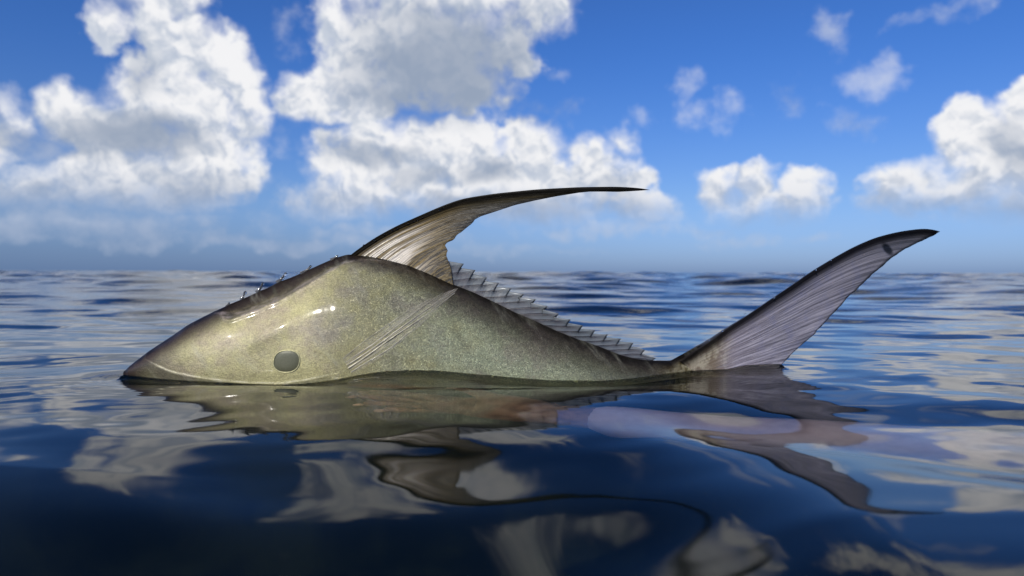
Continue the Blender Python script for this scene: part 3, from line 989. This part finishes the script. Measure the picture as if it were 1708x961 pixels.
# water level along the flank and the meniscus that climbs it
cy_n = np.interp(X, CX, CY)
cz_n = np.interp(X, CX, CZ)
ym_w = np.interp(X, [P(206, 628, .64)[0], *[float(P(p_, 628, float(mid_y(p_)))[0]) for p_ in range(240, 1305, 20)]],
                 [.64, *[float(mid_y(p_)) for p_ in range(240, 1305, 20)]])
half_t = np.maximum(ym_w - cy_n, 0.0004)
dY = np.maximum(np.abs(Y - ym_w) - half_t, 0)
dX = np.maximum(np.maximum(CX[0] - X, X - CX[-1]), 0)
dd_ = np.hypot(dX, dY)
A_M, L_M = 0.0048, 0.0034
infl = np.exp(-(dd_ / 0.026) ** 2)
taper = np.exp(-(dX / 0.004) ** 2)
Z = Z * (1 - infl) + (cz_n - A_M) * infl + A_M * np.exp(-dd_ / L_M) * taper
# small rings spreading from the wetted skin
Z += 0.00020 * np.sin(dd_ / 0.0085 * 6.283 + 1.5 * np.sin(X * 31)) * np.exp(-dd_ / 0.035) * smoothstep(.004, .012, dd_) * (.5 + .5 * np.sin(X * 23 + 1) * np.sin(X * 57))

sea_me = np_mesh('water', np.stack([X, Y, Z], -1).reshape(-1, 3), grid_quads(*X.shape))
m, t = new_mat('sea_water')
oc = t.node('ShaderNodeTexCoord', out='Object')
dist_n = t.vm('LENGTH', oc, out=1)
rip = t.noise(t.vm('MULTIPLY', oc, (0.55, 1.3, 1)), 9, 5, .55)
rip2 = t.noise(t.vm('MULTIPLY', oc, (0.35, 1.0, 1)), 1.6, 6, .6)
far_on = t.rng(dist_n, 0.8, 4.0)
b1 = t.node('ShaderNodeBump', {'Height': rip, 'Strength': t.m('MULTIPLY', far_on, .6), 'Distance': .012})
b2 = t.node('ShaderNodeBump', {'Height': rip2, 'Strength': t.rng(dist_n, 3, 15, 0, .8), 'Distance': .09, 'Normal': b1})
fr = t.node('ShaderNodeFresnel', {'IOR': 1.333, 'Normal': b2})
gl = t.node('ShaderNodeBsdfGlossy', {'Color': (1, 1, 1, 1), 'Roughness': 0.045, 'Normal': b2})
df = t.node('ShaderNodeBsdfDiffuse', {'Color': (0.002, 0.008, 0.009, 1)})
rf = t.node('ShaderNodeBsdfRefraction', {'Color': (.92, .90, .80, 1), 'IOR': 1.333, 'Roughness': .0, 'Normal': b2})
inner = t.node('ShaderNodeMixShader', {0: .82, 1: df, 2: rf})
sh = t.node('ShaderNodeMixShader', {0: fr, 1: inner, 2: gl})
t.node('ShaderNodeOutputMaterial', {0: sh}, out=None)
sea = link_mesh('water', sea_me, m)
sea['kind'] = 'structure'

# sea bed of sand and weed, colour darkened for light lost in the water
n_b = 60
gx = np.sinh(np.linspace(-8, 8, n_b)) * 6
BX, BY = np.meshgrid(gx, gx, indexing='ij')
BZ = -1.6 + 0.06 * np.sin(BX * 1.3) * np.cos(BY * 0.9) * (np.hypot(BX, BY) < 30)
bed_me = np_mesh('seabed', np.stack([BX, BY, BZ], -1).reshape(-1, 3), grid_quads(n_b, n_b))
m, t = new_mat('darkened_weedy_sand')
oc = t.node('ShaderNodeTexCoord', out='Object')
nn = t.noise(oc, 1.4, 6, .6)
c = t.mix(t.rng(nn, .4, .62), (0.001, 0.002, 0.0016), (0.007, 0.010, 0.005))
p = t.node('ShaderNodeBsdfPrincipled', {'Base Color': c, 'Roughness': .95, 'Specular IOR Level': 0.02})
t.node('ShaderNodeOutputMaterial', {0: p}, out=None)
bed = link_mesh('seabed', bed_me, m)
bed['kind'] = 'structure'

# ------------------------------------------------------------------ the angler's arm under the surface, hand on the fish's flank
def skinned(name, chains, mat, parent=None, sub=2):
    """chains: lists of (x, y, z, radius); a chain may start with an int index of an earlier vertex"""
    vs, rs, es = [], [], []
    for ch in chains:
        prev = None
        for p_ in ch:
            if isinstance(p_, int):
                prev = p_
                continue
            vs.append(p_[:3]); rs.append(p_[3])
            if prev is not None:
                es.append((prev, len(vs) - 1))
            prev = len(vs) - 1
    me = bpy.data.meshes.new(name)
    me.from_pydata(vs, es, [])
    ob = bpy.data.objects.new(name, me)
    COL.objects.link(ob)
    md = ob.modifiers.new('skin', 'SKIN')
    md.use_smooth_shade = True
    for i, r0 in enumerate(rs):
        q = r0 if isinstance(r0, tuple) else (r0, r0)
        me.skin_vertices[0].data[i].radius = q
    me.skin_vertices[0].data[0].use_root = True
    sb = ob.modifiers.new('smooth', 'SUBSURF')
    sb.levels = sb.render_levels = sub
    me.materials.append(mat)
    if parent:
        ob.parent = parent
    return ob


M_hand = simple('wet_skin', srgb(140, 108, 86), .45, 0, coat=.2, noise_scale=80)
M_sleeve = simple('lilac_sleeve', srgb(206, 190, 208), .85, 0, noise_scale=120, spread=.06, bump=.001)
M_nail = simple('finger_nail', srgb(232, 190, 170), .3, 0, coat=.3)
arm_line = [(.050, .530, -.052, .023), (.150, .500, -.050, .029), (.270, .462, -.052, .034), (.400, .420, -.056, .037), (.600, .350, -.066, .040), (.85, .26, -.085, .043)]
person = skinned('person', [
    [(.020, .548, -.062, (.023, .018)), *arm_line],
    [0, (-.015, .568, -.064, (.027, .014)), (-.045, .580, -.060, (.027, .012))],
    [8, (-.068, .584, -.040, .0088), (-.092, .592, -.036, .0082), (-.112, .600, -.036, .0074), (-.128, .606, -.038, .0064)],
    [8, (-.072, .586, -.054, .0090), (-.098, .593, -.052, .0084), (-.120, .601, -.053, .0075), (-.138, .607, -.055, .0064)],
    [8, (-.070, .586, -.069, .0086), (-.094, .593, -.070, .0080), (-.115, .600, -.073, .0072), (-.131, .606, -.076, .0062)],
    [8, (-.064, .584, -.083, .0076), (-.083, .590, -.087, .0070), (-.099, .597, -.091, .0063), (-.111, .602, -.095, .0055)],
    [7, (-.018, .582, -.040, .0105), (-.034, .594, -.026, .0094), (-.050, .603, -.018, .0080)],
], M_hand)
person['label'] = 'forearm in a pale lilac sleeve under the water, bare hand against the fish'
person['category'] = 'person'
slv = skinned('sleeve', [[(a, b, c_, r_ * 1.16 + .003) for a, b, c_, r_ in arm_line]], M_sleeve, person)
for (x_, y_, z_) in [(-.131, .600, -.037), (-.141, .601, -.055), (-.134, .600, -.076), (-.114, .597, -.095), (-.053, .597, -.015)]:
    bmn = bmesh.new()
    rs_ = bmesh.ops.create_uvsphere(bmn, u_segments=10, v_segments=6, radius=1)
    for v_ in rs_['verts']:
        v_.co = Vector((v_.co.x * .0052 + x_, v_.co.y * .0016 + y_, v_.co.z * .0040 + z_))
    mn = bpy.data.meshes.new('finger_nail')
    bmn.to_mesh(mn)
    bmn.free()
    link_mesh('finger_nail', mn, M_nail, person)

# ------------------------------------------------------------------ water drops clinging to the fish
bm = bmesh.new()


def drop(px, py, r, yoff=-.001, sq=1.0):
    y = float(mid_y(px)) + yoff
    x, z = P(px, py, y)
    res = bmesh.ops.create_icosphere(bm, subdivisions=2, radius=r * 1.3)
    for v in res['verts']:
        v.co = Vector((v.co.x * 1.2, v.co.y, v.co.z * sq)) + Vector((float(x), y, float(z)))


for (a, b, rr) in [(607, 411, .0008), (625, 402, .0010), (641, 393, .0008), (648, 390, .0007), (662, 383, .0009), (681, 375, .0008), (690, 371, .0006),
                   (696, 369, .0007), (733, 351, .0009), (738, 349, .0006), (655, 386, .0005), (705, 365, .0005)]:
    drop(a, b, rr, -.0028)
for (a, b, rr) in [(409, 491, .0011), (438, 476, .0012), (436, 482, .0008), (476, 460, .0013), (472, 466, .0009), (518, 447, .0010), (382, 509, .0007),
                   (488, 469, .0008), (341, 534, .0006)]:
    drop(a, b, rr, -.0008, 1.2)
for (a, b, rr) in [(1361, 447, .0006), (1291, 494, .0007), (1243, 522, .0006), (1205, 550, .0006), (1183, 565, .0005), (1386, 431, .0005)]:
    drop(a, b, rr, -.0034)
me = bpy.data.meshes.new('water_drops')
bm.to_mesh(me)
bm.free()
dr = link_mesh('water_drops', me, M_drop)
dr['kind'] = 'stuff'
dr['label'] = 'tiny clear water drops clinging to the spines and leading edges of the fins'
dr['category'] = 'water drops'
